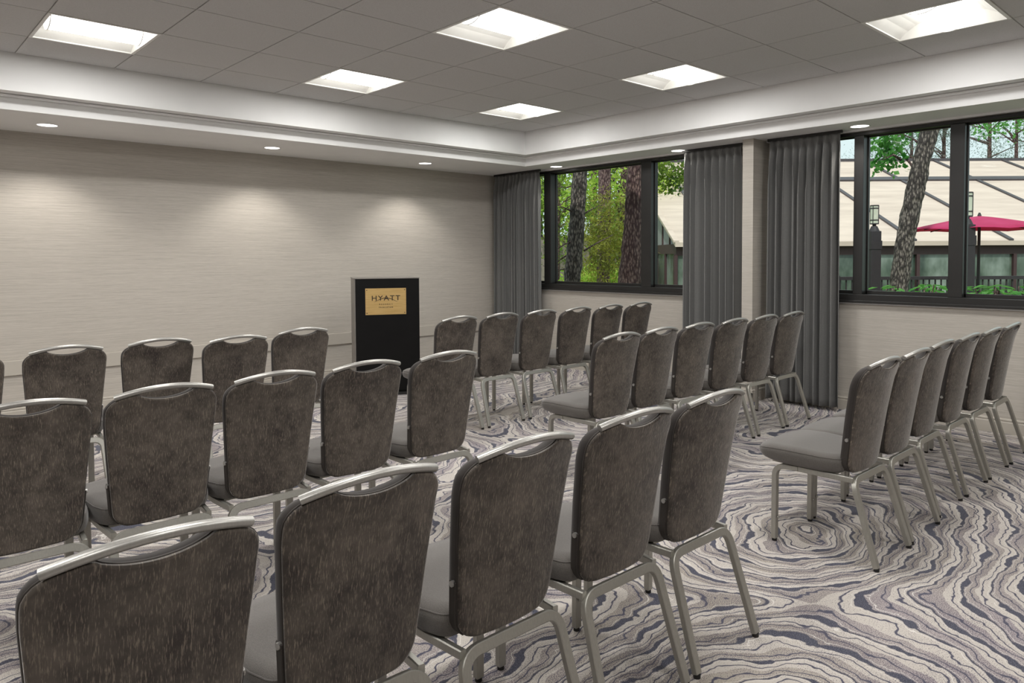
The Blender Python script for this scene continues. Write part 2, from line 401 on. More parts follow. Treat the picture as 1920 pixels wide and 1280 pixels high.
curtain(6.47, 7.30, 3, 12, 'grey pleated curtain in the far room corner beside the front wall', wide=.05)
curtain(3.69, 4.335, 5, 8, 'grey pleated curtain left of the wall pillar, covering the right end of the far window', wide=.02)
curtain(2.74, 3.39, 8, 9, 'grey pleated curtain right of the wall pillar, its hem visible near the floor', wide=.03)

# ------------------------------------------------------------------ ceiling lights
FIXLBL = {(0, 0): 'square recessed ceiling light at far left, nearest the left end of the front soffit',
 (3, 0): 'square recessed ceiling light along the front soffit, between far left and corner ones',
 (6, 0): 'square recessed ceiling light nearest the far corner of the ceiling, the smallest looking one',
 (3, 3): 'square recessed ceiling light at top centre, alone in the middle of the tiled ceiling',
 (6, 3): 'square recessed ceiling light along the window side, above the gap between curtains',
 (6, 6): 'square recessed ceiling light at top right, nearest the camera on the window side'}
def troffer_proto():
    w = .30; root = empty('ceiling_light', (0, 0, CZ))
    fr = MB(); t_ = .018
    for a, b in (((-w, -w), (w, -w+t_)), ((-w, w-t_), (w, w)), ((-w, -w+t_), (-w+t_, w-t_)), ((w-t_, -w+t_), (w, w-t_))):
        fr.box((a[0], a[1], -.004), (b[0], b[1], .006))
    fr.build('frame', M_house, root)
    h = MB(); q = w-t_; d = .105; k = 12; prof = []
    for i in range(k+1):                                     # curved reflector along Y
        y = -q+2*q*i/k; s_ = abs(y)/q
        z = d*(1-s_**3.2)+.004 if s_ > .0 else d
        prof.append((y, z))
    vs = [(-q, y, z) for y, z in prof]+[(q, y, z) for y, z in prof]; n = k+1
    fs = [(i, i+1, n+i+1, n+i) for i in range(k)]+[tuple(range(n)), tuple(range(n, 2*n))[::-1]]
    me = bpy.data.meshes.new('reflector'); me.from_pydata(vs, [], fs); me.update(); link('reflector', me, M_house, root, False)
    L = MB(); k = 16; rw = .105; vs = []; hx = q-.035
    for sx in (-hx, hx):
        for i in range(k+1):
            a = PI*i/k; vs.append((sx, -rw*math.cos(a), .076-.086*math.sin(a)))
    n = k+1; L.add(vs, [(i, i+1, n+i+1, n+i) for i in range(k)]+[tuple(range(n)), tuple(range(n, 2*n))])
    L.build('lens', M_lens, root, auto=.8)
    for sx in (-hx-.004, hx+.004):
        E_ = MB(); E_.tube([(sx, -(rw+.004)*math.cos(PI*i/16), .076-.091*math.sin(PI*i/16)) for i in range(17)], .0035, 6)
        E_.build('end_cap', M_house, root)
    l = bpy.data.lights.new('light_beam', 'AREA'); l.shape = 'RECTANGLE'; l.size = .44; l.size_y = .16; l.energy = BEAM_W; l.color = (1, .985, .965)
    lo = bpy.data.objects.new('light_beam', l); COL.objects.link(lo); lo.parent = root; lo.location = (0, 0, -.0165)
    return root
proto = None
for (a, c) in sorted(cells):
    i = [round(x, 3) for x in gx].index(a); j = [round(y, 3) for y in gy].index(c)
    b, d = gx[i+1], gy[j+1]
    if proto is None: proto = troffer_proto(); o = proto
    else: o = copy_tree(proto)
    o.location = ((a+b)/2, (c+d)/2, CZ); o.scale = ((b-a)/.6*.995, (c-d)/.6*.995, 1)
    lab = FIXLBL.get((i-IX0, j))
    where_ = 'column %s row %s' % (['one', 'two', 'three', 'four'][(i-IX0)//3+1], ['one', 'two', 'three', 'four'][j//3])
    tag(o, lab or 'square recessed ceiling light out of view, '+where_+' from front left', 'ceiling light', 'square recessed ceiling lights')
# downlights
DL = [(1.229, 6.90, 'round recessed downlight at far left of the front soffit'),
      (3.128, 6.90, 'round recessed downlight in the middle of the front soffit, second from the left'),
      (4.981, 6.90, 'round recessed downlight in the front soffit nearest the corner curtain'),
      (6.376, 6.134, 'round recessed downlight in the window-side soffit above the far window'),
      (6.376, 4.382, 'round recessed downlight in the window-side soffit beside the curtain left of the pillar'),
      (6.341, 2.543, 'round recessed downlight in the window-side soffit nearest the camera'),
      (-.65, 6.90, 'round recessed downlight in the front soffit, outside the left picture edge'), (6.35, .75, 'round recessed downlight in the window-side soffit, outside the right picture edge')]
def downlight(x, y, lab):
    pw = SPOT_W if y > 6.5 else SPOT_W*.3
    root = empty('downlight', (x, y, ZS)); seg = 32
    t_ = MB(); vs = []; rr = [(.085, .0), (.083, -.004), (.072, -.005), (.070, -.002), (.070, -.0005), (.085, -.0003)]
    for i in range(seg):
        a = 2*PI*i/seg
        for q, z in rr: vs.append((q*math.cos(a), q*math.sin(a), z))
    k = len(rr); t_.add(vs, [(i*k+j, i*k+(j+1) % k, ((i+1) % seg)*k+(j+1) % k, ((i+1) % seg)*k+j) for i in range(seg) for j in range(k)])
    t_.build('trim_ring', M_white, root, smooth=True)
    MB().cyl((0, 0), .070, -.003, -.0008, 28).build('lens', M_lamp, root)
    l = bpy.data.lights.new('downlight_beam', 'SPOT'); l.energy = pw; l.spot_size = math.radians(118); l.spot_blend = .55; l.shadow_soft_size = .05; l.color = (1, .95, .88)
    lo = bpy.data.objects.new('downlight_beam', l); COL.objects.link(lo); lo.parent = root; lo.location = (0, 0, -.012)
    tag(root, lab or 'round recessed downlight outside the picture', 'downlight', 'round recessed downlights')
for d_ in DL: downlight(*d_)

# ------------------------------------------------------------------ chairs
ZB, ZT = .392, .885
def prof_y(z): return float(np.interp(z, [.38, .5, .65, .8, .93], [.118, .100, .077, .049, .006]))
def bowf(x): return .030*(x/.2)**2
def crown(x): return .874+.038*(1-(x/.2)**2)
def pad_top(x):
    z = crown(x)-.004
    a = abs(x)/.098
    if a < 1: z -= .034*(1-a*a)**.8
    return z
vv = [0.5-0.5*math.cos(PI*i/26) for i in range(27)]; uu = [math.sin(PI/2*(2*i/36-1)) if False else (2*i/36-1) for i in range(37)]
def backgrid(ins, yoff):
    rows = []
    for v in vv:
        zn = ZB+v*(ZT-ZB); w = float(np.interp(zn, [ZB, .55, .80, ZT], [.164, .177, .196, .198]))
        rb, rt = .058, .04
        if zn-ZB < rb: w -= rb-math.sqrt(max(0, rb*rb-(rb-(zn-ZB))**2))
        if ZT-zn < rt: w -= rt-math.sqrt(max(0, rt*rt-(rt-(ZT-zn))**2))
        w -= ins; row = []
        for u_ in uu:
            x = u_*w; zt = pad_top(x) if abs(x) < .2 else pad_top(.2)
            z = ZB+ins+v*(zt-ZB-2*ins)
            row.append((x, prof_y(z)+bowf(x)+yoff, z))
        rows.append(row)
    return rows
def ringidx(nr, nc):
    return [(0, j) for j in range(nc)]+[(i, nc-1) for i in range(1, nr)]+[(nr-1, j) for j in range(nc-2, -1, -1)]+[(i, 0) for i in range(nr-2, 0, -1)]
def loft(layers, gridf):
    """layers: list of (ins, off); caps at the two ends"""
    m = MB(); G0 = gridf(*layers[0]); nr, nc = len(G0), len(G0[0]); R_ = ringidx(nr, nc)
    v0 = [p for row in G0 for p in row]; G1 = gridf(*layers[-1]); v1 = [p for row in G1 for p in row]
    q = [(i*nc+j, i*nc+j+1, (i+1)*nc+j+1, (i+1)*nc+j) for i in range(nr-1) for j in range(nc-1)]
    vs = v0+v1; off1 = nr*nc; fs = list(q)+[tuple(off1+k for k in ff)[::-1] for ff in q]
    rings = [[i*nc+j for i, j in R_]]
    for L_ in layers[1:-1]:
        Gm = gridf(*L_); st = len(vs); vs += [Gm[i][j] for i, j in R_]; rings.append(list(range(st, st+len(R_))))
    rings.append([off1+i*nc+j for i, j in R_])
    n = len(R_)
    for a, b in zip(rings[:-1], rings[1:]):
        for k in range(n): fs.append((a[k], a[(k+1) % n], b[(k+1) % n], b[k]))
    m.add(vs, fs); return m
def seatgrid(ins, zo):
    rows = []; NR = 24
    for i in range(NR+1):
        v = .5-.5*math.cos(PI*i/NR); y = .160+v*.410
        w = float(np.interp(y, [.16, .24, .4, .57], [.186, .210, .226, .222]))
        rb, rf = .03, .07
        if y-.160 < rb: w -= rb-math.sqrt(max(0, rb*rb-(rb-(y-.160))**2))
        if .57-y < rf: w -= rf-math.sqrt(max(0, rf*rf-(rf-(.57-y))**2))
        w -= ins; y = .160+ins+v*(.410-2*ins)
        row = []
        for k in range(25):
            u_ = 2*k/24-1; x = u_*w
            row.append((x, y, zo(x, y) if callable(zo) else zo))
        rows.append(row)
    return rows
def seat_mesh():
    bot = lambda x, y: float(np.interp(y, [.12, .42, .50, .57], [.390, .394, .402, .412]))
    def top(x, y): return float(np.interp(y, [.12, .2, .40, .50, .57], [.462, .468, .476, .472, .458]))+.014*(1-(x/.23)**2)
    mid = lambda x, y: bot(x, y)+.022
    m2 = lambda x, y: top(x, y)*.45+bot(x, y)*.55+.01
    m3 = lambda x, y: top(x, y)-.020
    m4 = lambda x, y: top(x, y)-.007
    return loft([(.020, bot), (.007, lambda x, y: bot(x, y)+.007), (.001, mid), (0, m2), (.001, m3), (.008, m4), (.026, top)], seatgrid)
def rsec(w, h, c=.0025):
    return [(-w/2+c, -h/2), (w/2-c, -h/2), (w/2, -h/2+c), (w/2, h/2-c), (w/2-c, h/2), (-w/2+c, h/2), (-w/2, h/2-c), (-w/2, -h/2+c)]
def make_chair():
    root = empty('banquet_chair', (0, 0, 0))
    seat_mesh().build('seat', M_seat, root, smooth=True)
    # seam around the seat
    G_ = seatgrid(.004, 0); Rg = ringidx(25, 25)
    def topz(x, y): return float(np.interp(y, [.12, .2, .40, .50, .57], [.462, .468, .476, .472, .458]))+.014*(1-(x/.23)**2)-.013
    pts = [(G_[i][j][0], G_[i][j][1], topz(G_[i][j][0], G_[i][j][1])) for i, j in Rg]; pts.append(pts[0])
    MB().tube(pts, .0022, 5).build('piping', M_seat, bpy.data.objects[root.name].children[0])
    b = loft([(.010, .052), (.002, .046), (0, .034), (.001, .018), (.006, .013)], backgrid).build('backrest', M_edge, root, auto=1.0)
    p = loft([(.004, .014), (.001, .009), (.002, .003), (.007, 0)], backgrid).build('back_panel', M_velvet, root, auto=1.0)
    G_ = backgrid(.0015, .013); Rg = ringidx(27, 37); pts = [G_[i][j] for i, j in Rg]; pts.append(pts[0])
    MB().tube(pts, .0028, 5).build('piping', M_pipe, p, smooth=True)
    # top rail
    pts = []
    for i in range(25):
        x = -.170+.340*i/24; z = crown(x)+.006; pts.append((x, prof_y(z)+bowf(x)+.010, z))
    MB().sweep(pts, [(.0125*math.cos(2*PI*i/14), .0105*math.sin(2*PI*i/14)) for i in range(14)]).build('top_rail', M_rail, root, auto=1.0)
    # frame
    A = rsec(.026, .026)
    rear = [(-.190, 0, .014), (-.174, .112, .372), (-.05, .112, .372)]
    frt = [(-.187, .478, .014), (-.187, .476, .374), (-.185, .36, .378)]
    def leg(path, sx, front):
        pts = fillet([(p_[0]*sx, p_[1], p_[2]) for p_ in path], .055)
        m = MB(); m.sweep(pts, rsec(.024, .030) if front else rsec(.030, .022), up=(0, 1, 0) if not front else (1, 0, 0))
        if front:
            x = path[0][0]*sx
            for z in (.12,): m.sweep([(x, .462, z), (x, .456, z)], [(.006*math.cos(2*PI*i/8), .006*math.sin(2*PI*i/8)) for i in range(8)])
        o = m.build('leg', M_alu, root, auto=.5)
        q = path[0]; MB().cyl((q[0]*sx, q[1]), .012, 0, .0145, 12).build('glide', M_black, o)
    for sx in (1, -1): leg(rear, sx, False); leg(frt, sx, True)
    fm = MB()
    fm.sweep([(.055, .112, .372), (-.055, .112, .372)], rsec(.030, .022), up=(0, .95, -.30))
    for sx in (-1, 1):
        fm.sweep([(.186*sx, .37, .378), (.182*sx, .25, .377), (.170*sx, .112, .374)], rsec(.020, .026, .003))
    fm.sweep([(-.185, .43, .380), (.185, .43, .380)], rsec(.02, .018, .003)); fm.box((-.17, .19, .383), (.17, .50, .393))
    fm.build('seat_frame', M_alu, root, auto=.5)
    for sx in (-1, 1):
        s_ = MB(); pts = []
        for i in range(9):
            z = .405+.155*i/8; w = float(np.interp(z, [ZB, .55, .80], [.164, .177, .196]))
            if z-ZB < .062: w -= .062-math.sqrt(max(0, .062**2-(.062-(z-ZB))**2))
            pts.append((sx*(w+.0035), prof_y(z)+bowf(w)+.024, z))
        s_.sweep(pts, rsec(.005, .024, .0015), up=(0, 1, 0)); o = s_.build('side_bracket', M_pipe, root, auto=.5)
        e = pts[-1]; MB().sweep([(e[0]-sx*.004, e[1], e[2]-.006), (e[0]+sx*.006, e[1], e[2]-.006)], [(.008*math.cos(2*PI*i/10), .008*math.sin(2*PI*i/10)) for i in range(10)], up=(0, 0, 1)).build('bolt', M_bolt, o)
    return root
ROWS = [  # name, y of rear feet, [x centres], block text
 ('near_left', 1.31, [.380, .842, 1.300, 1.765, 2.212], 'in the nearest row of the left block'),
 ('mid_left', 2.80, [.425, .858, 1.290, 1.722, 2.188], 'in the middle row of the left block'),
 ('far_left', 4.45, [.385, .860, 1.335, 1.730, 2.225], 'in the farthest row of the left block, facing the long wall'),
 ('near_right', 1.257, [3.475, 3.910, 4.392, 4.873, 5.335, 5.812], 'in the nearest row of the right block, below the near window'),
 ('mid_right', 2.77, [3.470, 3.910, 4.370, 4.835, 5.300, 5.755], 'in the middle row of the right block'),
 ('far_right', 4.41, [3.535, 3.985, 4.450, 4.920, 5.385, 5.850], 'in the farthest row of the right block')]
LBL = {
 'near_left': ['brown banquet chair at bottom left, closest of all to the camera', 'brown banquet chair second from left in the nearest row, at bottom centre left', 'brown banquet chair in the middle of the five nearest chairs', 'brown banquet chair fourth from left of the five nearest chairs', 'brown banquet chair at the aisle end of the nearest row, left block'],
 'mid_left': ['brown banquet chair cut by the left picture edge in the second row', 'brown banquet chair second from left in the second row of the left block', 'brown banquet chair in the middle of the second row of the left block', 'brown banquet chair directly before the lectern, fourth in the second left row', 'brown banquet chair at the aisle end of the second row, right of the lectern'],
 'far_left': ['brown banquet chair showing only a sliver of its back at the left picture edge', 'brown banquet chair leftmost whole one in the row by the long wall', 'brown banquet chair second whole one from left in the row by the long wall', 'brown banquet chair third whole one in the row by the long wall', 'brown banquet chair just left of the lectern, in the row by the long wall'],
 'near_right': ['brown banquet chair with its whole seat in view, at the right-hand aisle', 'brown banquet chair second from the aisle in the row below the near window', 'brown banquet chair third from the aisle in the row below the near window', 'brown banquet chair fourth from the aisle in the row below the near window', 'brown banquet chair fifth from the aisle in the row below the near window', 'brown banquet chair at the right picture edge, last of the row below the near window'],
 'mid_right': ['brown banquet chair with seat in view, aisle end of the right middle row', 'brown banquet chair second from the aisle in the middle row of the right block', 'brown banquet chair third from the aisle in the middle row of the right block', 'brown banquet chair fourth from the aisle in the middle row of the right block', 'brown banquet chair fifth from the aisle in the middle row, before the wall pillar', 'brown banquet chair last in the middle row, before the curtain right of the pillar'],
 'far_right': ['brown banquet chair immediately right of the lectern, in the farthest right row', 'brown banquet chair second from the aisle in the farthest right row', 'brown banquet chair third from the aisle in the farthest right row', 'brown banquet chair fourth from the aisle in the farthest right row', 'brown banquet chair fifth from the aisle in the farthest right row, below the far window', 'brown banquet chair last in the farthest right row, below the far window']}
DY = {('near_right', 0): -.037, ('near_right', 1): -.030, ('mid_right', 0): -.03, ('mid_right', 1): -.01, ('far_left', 3): -.17, ('far_left', 4): -.02, ('near_left', 0): -.02, ('near_left', 1): .02}
first = make_chair(); n_ = 0
for name, y, xc, where in ROWS:
    for k, x in enumerate(xc):
        o = first if n_ == 0 else copy_tree(first); n_ += 1
        rz = math.radians(random.uniform(-.8, .8))
        o.location = (x, y+DY.get((name, k), 0), 0); o.rotation_euler = (0, 0, rz)
        tag(o, LBL[name][k], 'chair', 'banquet chairs '+where)

# ------------------------------------------------------------------ lectern
LA = math.radians(-26)
lec = empty('lectern', (3.965, 6.165, 0), LA)
# local: front face at y=0 facing -Y, width .655, height 1.18
hw, dep, ht = .322, .42, 1.178
MB().box((-hw+.012, -.018, .05), (hw, 0, ht-.006)).build('front_panel', M_podium, lec, bevel=.002)
MB().box((-hw, -.014, 0.02), (-hw+.012, dep, ht-.006)).build('side_panel', M_podium_side, lec, bevel=.002)
MB().box((hw-.018, 0, 0.02), (hw, dep, ht-.006)).build('side_panel', M_podium, lec, bevel=.002)
MB().box((-hw-.003, -.021, ht-.006), (hw+.003, dep+.02, ht+.004)).build('top', M_podium_side, lec, bevel=.002)
MB().box((-hw+.012, 0, .03), (hw-.018, dep, .06)).build('base', M_podium, lec)
MB().box((-hw+.012, .02, .62), (hw-.018, dep-.02, .64)).build('shelf', M_podium, lec)
MB().box((-hw+.03, -.008, 0), (hw-.02, dep-.02, .03)).build('plinth', M_black, lec)
pl = MB().box((-.215, -.0215, .815), (.188, -.018, 1.078)).build('nameplate', M_brass, lec, bevel=.0008); pl['label'] = 'brass plate with engraved dark lettering'
for sx in (-.200, .173):
    for z in (.832, 1.061):
        MB().sweep([(sx, -.0215, z), (sx, -.0235, z)], [(.005*math.cos(2*PI*i/10), .005*math.sin(2*PI*i/10)) for i in range(10)]).build('screw', M_ink, pl)
def text(body, size, x, z, parent, sp=1.0, name='lettering', bold=0.0, sx=1.0):
    cu = bpy.data.curves.new(name, 'FONT'); cu.body = body; cu.size = size; cu.align_x = 'CENTER'; cu.align_y = 'CENTER'
    cu.space_character = sp; cu.extrude = .0004; cu.offset = bold
    to = bpy.data.objects.new('tmp', cu); COL.objects.link(to)
    me = bpy.data.meshes.new_from_object(to.evaluated_get(bpy.context.evaluated_depsgraph_get())); bpy.data.objects.remove(to)
    me.transform(Matrix.Translation((x, -.0222, z)) @ Matrix.Rotation(PI/2, 4, 'X') @ Matrix.Scale(sx, 4, (1, 0, 0)))
    return link(name, me, M_ink, parent)
text('HYATT', .070, -.0135, .978, pl, 1.22, bold=.0007, sx=1.12)
text('REGENCY', .0185, -.0135, .918, pl, 1.9, bold=.0003)
text('PRINCETON', .0185, -.0135, .888, pl, 1.5, bold=.0004)
sw = MB(); pts = []; rad = []
for i in range(21):
    t_ = i/20; x = -.128+.23*t_; pts.append((x, -.0222, .945+.040*math.sin(PI*min(1, t_*1.0))-.004)); rad.append(.35+1.1*math.sin(PI*t_)**.7)
sw.sweep(pts, [(.0022, .0004), (-.0022, .0004), (-.0022, -.0004), (.0022, -.0004)], up=(0, 1, 0), radii=rad)
sw.build('lettering_arc', M_ink, pl)
tag(lec, 'black lectern with brass nameplate standing before the long front wall', 'lectern')

# ================================================================== OUTSIDE
fw = Vector((math.sin(YAW), math.cos(YAW), 0)); rt = Vector((math.cos(YAW), -math.sin(YAW), 0))
def PW(px, d, py=None, z=None):
    """world point at sight direction px and depth d along the heading (metres)"""
    R_ = f+r*((px-CX)/F_PX)+u*((CY-(py if py is not None else 480))/F_PX)
    k = d/R_.dot(fw); p = R_*k; p.z += CAM_Z
    if z is not None: p.z = z
    return p
def UD(uu_, d, z): p = rt*uu_+fw*d; return Vector((p.x, p.y, z))
M_grass = simple('ground_cover', lin(96, 110, 60), .9, nz=.4, nsc=3)
MB().box((XW+.25, -40, -.12), (70, 60, -.02)).build('ground', M_grass)['kind'] = 'structure'
def m_bark(name, a, b):
    t = NT(name); co = t.coord(); v = t.n('ShaderNodeTexVoronoi'); t.l(t.mapping(co, (42, 42, 15)), v.inputs['Vector']); v.inputs['Scale'].default_value = 1
    n1 = t.noise(co, 60, 4, .7); h = t.math('ADD', v.outputs['Distance'], t.math('MULTIPLY', n1, .5))
    t.set(Base_Color=t.ramp(h, [(.3, a), (.55, tuple((x+y)/2 for x, y in zip(a, b))), (.85, b)]), Roughness=.9); t.bump(h, .9, .04); return t.m
M_bark = m_bark('bark_grey', lin(176, 162, 152), lin(66, 58, 56)); M_bark2 = m_bark('bark_red', lin(176, 146, 138), lin(80, 56, 58))
def m_leaf(name, a, b, tr=.5):
    t = NT(name); n1 = t.noise(t.coord(), 3.5, 3); col = t.ramp(n1, [(.35, a), (.65, b)])
    t.set(Base_Color=col, Roughness=.6)
    tl = t.n('ShaderNodeBsdfTranslucent'); t.l(col, tl.inputs[0]); mx = t.n('ShaderNodeMixShader'); mx.inputs[0].default_value = tr
    t.l(t.b.outputs[0], mx.inputs[1]); t.l(tl.outputs[0], mx.inputs[2]); t.l(mx.outputs[0], t.out.inputs[0]); return t.m
M_lime = m_leaf('leaf_lime', lin(128, 180, 44), lin(222, 236, 120), .6); M_mid = m_leaf('leaf_mid', lin(70, 105, 38), lin(135, 155, 55))
M_pine = m_leaf('needles', lin(66, 92, 78), lin(112, 134, 112), .3); M_green = m_leaf('leaf_green', lin(60, 130, 50), lin(120, 180, 90)); M_yel = m_leaf('needle_olive', lin(96, 104, 36), lin(160, 158, 60), .4)
def trunk_mesh(pts, radii, amp=.12, seg=22, sub=6):
    P = [Vector(p) for p in pts]; Q = []; Rr = []
    for i in range(len(P)-1):
        for k in range(sub): t_ = k/sub; Q.append(P[i].lerp(P[i+1], t_)); Rr.append(radii[i]*(1-t_)+radii[i+1]*t_)
    Q.append(P[-1]); Rr.append(radii[-1]); m = MB(); vs = []
    from mathutils import noise as mn
    for i, (q, ra) in enumerate(zip(Q, Rr)):
        for k in range(seg):
            a = 2*PI*k/seg; d = Vector((math.cos(a), math.sin(a), 0)); nn = mn.noise(Vector((d.x*2.5+q.x, d.y*2.5, q.z*6)))+.6*mn.noise(Vector((d.x*6, d.y*6, q.z*14)))
            vs.append(q+d*ra*(1+amp*nn))
    n = len(Q); m.add(vs, [(i*seg+k, i*seg+(k+1) % seg, (i+1)*seg+(k+1) % seg, (i+1)*seg+k) for i in range(n-1) for k in range(seg)]+[tuple(range(seg))[::-1], tuple((n-1)*seg+k for k in range(seg))])
    return m
def leaves(name, centres, spread, n, size, mat, parent, seed, asp=.5, droop=0):
    g_ = np.random.default_rng(seed); C_ = np.array([tuple(c) for c in centres]); idx = g_.integers(0, len(C_), n)
    p = C_[idx]+g_.normal(0, 1, (n, 3))*np.array(spread)
    a = g_.normal(0, 1, (n, 3)); a[:, 2] -= droop; a /= np.linalg.norm(a, axis=1)[:, None]
    b = np.cross(a, g_.normal(0, 1, (n, 3))); b /= np.linalg.norm(b, axis=1)[:, None]
    s_ = size*g_.uniform(.6, 1.3, (n, 1)); A = a*s_; B = b*s_*asp
    V = np.stack([p, p+A*.5+B*.5, p+A, p+A*.5-B*.5], 1).reshape(-1, 3)
    me = bpy.data.meshes.new(name); me.from_pydata(V.tolist(), [], np.arange(4*n).reshape(-1, 4).tolist()); me.update()
    return link(name, me, mat, parent)
def wtree(name, base, label, cat='tree', group=None):
    o = empty(name, base); tag(o, label, cat, group); return o
def local(pts, base): b = Vector(base); return [Vector(p)-b for p in pts]
# three trunks close to the windows
def near_tree(spec, d, wpx, mat, label, seed):
    pts = [PW(px, d, py) for px, py in spec]; base = Vector((pts[0].x, pts[0].y, -.02)); pts[0] = base
    o = wtree('tree', base, label); rad = [w*d/F_PX/2 for w in wpx]
    trunk_mesh(local(pts, base), rad, .16, 28, 14).build('trunk', mat, o, smooth=True); return o, pts
tA, pA = near_tree([(1058, 700), (1073, 527), (1080, 440), (1084, 380), (1088, 320), (1096, 180), (1100, 40)], 10.5, [36, 31, 29, 28, 27, 24, 20], M_bark, 'leaning grey-barked tree trunk, left of the two trunks seen through the far window', 1)
tB, pB = near_tree([(1176, 700), (1181, 531), (1187, 430), (1189, 370), (1192, 309), (1196, 180), (1198, 40)], 9.6, [54, 44, 34, 31, 28, 25, 22], M_bark2, 'thick reddish-barked tree trunk beside the mullion of the far window', 2)
tC, pC = near_tree([(1676, 720), (1686, 535), (1697, 450), (1709, 390), (1726, 310), (1745, 240), (1775, 120), (1800, 20)], 9.4, [40, 32, 32, 32, 31, 31, 27, 22], M_bark, 'leaning grey tree trunk seen through the near window', 3)
tD, pD = near_tree([(1128, 700), (1131, 530), (1133, 420), (1134, 300), (1136, 150)], 15, [28, 25, 24, 22, 18], M_bark2, 'slim tree trunk wrapped in foliage, between the two large trunks', 4)
def twigs(parent, base, specs, d, th, mat, name='branch'):
    m = MB()
    for s_ in specs:
        pts = [PW(px, d+dd, py)-Vector(base) for px, py, dd in s_]
        m.tube(pts, th, 6, radii=[1-.7*i/(len(pts)-1) for i in range(len(pts))])
    m.build(name, mat, parent, smooth=True)
twigs(tA, tA.location, [[(1080, 400, 0), (1055, 388, -.2), (1036, 392, -.4)], [(1078, 450, 0), (1058, 458, -.2), (1040, 470, -.5)], [(1076, 470, 0), (1045, 490, .2), (1020, 486, .4)], [(1075, 500, 0), (1050, 506, .3), (1018, 498, .5)], [(1086, 345, 0), (1060, 352, .2), (1020, 340, .5)], [(1096, 400, 0), (1110, 392, .2), (1126, 384, .4)], [(1095, 470, 0), (1120, 455, .2), (1150, 440, .5)]], 10.5, .014, M_bark2)
leaves('foliage', [PW(x, 10.2+q, y)-tA.location for x, y, q in [(1030, 345, 0), (1045, 330, .5), (1025, 400, .3), (1040, 440, .5), (1110, 395, .6), (1050, 480, .7), (1028, 370, .9), (1060, 300, .5)]], (.14, .14, .09), 1500, .07, M_mid, tA, 11, .18)
leaves('foliage', [PW(x, 15+q, y)-tD.location for x, y, q in [(1133, 400, -.6), (1128, 440, -.7), (1145, 450, -.6), (1120, 470, -.7), (1150, 490, -.6), (1132, 510, -.7), (1118, 430, -.5), (1155, 440, .2), (1140, 380, -.5), (1110, 500, .1), (1150, 465, -.4)]], (.28, .28, .16), 4800, .10, M_yel, tD, 12, .22)
# leafy branches at the top of the near window
twigs(tC, tC.location, [[(1722, 330, 0), (1706, 305, .3), (1688, 285, .5), (1660, 262, .7), (1640, 240, .8)], [(1735, 280, 0), (1715, 262, .2), (1690, 250, .4)], [(1690, 300, .2), (1675, 290, .2), (1655, 300, .1)]], 9.4, .020, M_bark2)
leaves('foliage', [PW(x, 9.8, y)-tC.location for x, y in [(1650, 262), (1662, 275), (1672, 290), (1655, 300), (1668, 262), (1645, 250), (1680, 255), (1660, 285), (1648, 315), (1676, 300), (1710, 250)]], (.10, .10, .07), 420, .085, M_green, tC, 13, .7)
# branch with leaves dangling before the pavilion roof, seen in the narrow right pane of the far window
tE = wtree('tree', PW(1300, 12.0, z=-.02), 'tree with leafy twigs hanging over the pavilion roof, behind the curtain of the far window')
trunk_mesh(local([PW(1300, 12, z=-.02), PW(1304, 12, 400), PW(1306, 12, 200)], tE.location), [.13, .11, .08], .12, 16, 8).build('trunk', M_bark, tE, smooth=True)
twigs(tE, tE.location, [[(1302, 300, 0), (1275, 318, 0), (1250, 325, 0), (1230, 310, 0)], [(1303, 280, 0), (1270, 300, 0), (1240, 300, 0)]], 12, .012, M_bark)
leaves('foliage', [PW(x, 12, y)-tE.location for x, y in [(1232, 318), (1240, 330), (1255, 338), (1262, 348), (1270, 330), (1276, 340), (1245, 320), (1228, 306), (1278, 305), (1265, 352), (1235, 326), (1258, 325)]], (.10, .2, .06), 700, .075, M_mid, tE, 14, .6)
# wood behind the far window
def bg_tree(px, d, ztop, zlo, w, mat, n, size, label, seed, asp=.5, nm='leafy_tree', grp='leafy trees behind the far window', tr_=.12):
    base = PW(px, d, z=-.02); o = wtree(nm, base, label, group=grp); g_ = random.Random(seed)
    trunk_mesh([(0, 0, 0), (.1, 0, ztop*.5), (.05, 0, ztop*.9)], [tr_, tr_*.8, tr_*.35], .1, 12, 5).build('trunk', M_bark2, o, smooth=True)
    cs = []
    for i in range(34):
        z = g_.uniform(zlo, ztop); q = w*math.sqrt(max(.1, 1-((z-(zlo+ztop)/2)/((ztop-zlo)/2+.3))**2)); a = g_.uniform(0, 2*PI); q2 = q*math.sqrt(g_.random())
        cs.append((q2*math.cos(a), q2*math.sin(a), z))
    br = MB()
    for c in cs[:16]: br.tube([(0, 0, max(.3, c[2]-.5)), (c[0]*.5, c[1]*.5, c[2]-.15), c], .03, 5, radii=[1, .6, .2])
    br.build('branch', M_bark2, o)
    leaves('foliage', cs, (w*.19, w*.19, w*.14), n, size, mat, o, seed, asp); return o
bg_tree(1040, 19, 6.5, 2.0, 2.0, M_lime, 3800, .13, 'bright lime-green leafy tree at the left side of the far window', 21)
bg_tree(1110, 22, 7.5, 1.6, 2.3, M_lime, 4000, .14, 'bright lime-green leafy tree behind the gap between the two large trunks', 22)
bg_tree(1165, 20, 7.0, 1.4, 1.6, M_lime, 4000, .13, 'yellow-green leafy tree just left of the thick reddish trunk', 23)
bg_tree(1075, 26, 9.0, 1.2, 3.2, M_mid, 4500, .18, 'darker green broad tree farthest back behind the far window', 24)
bg_tree(1190, 27, 9.0, 1.2, 2.6, M_mid, 4500, .18, 'darker green tree behind the thick reddish trunk', 25)
bg_tree(1010, 26.5, 9.0, 2.6, 2.6, M_mid, 4500, .18, 'dark green tree at the far left behind the corner curtain', 26)
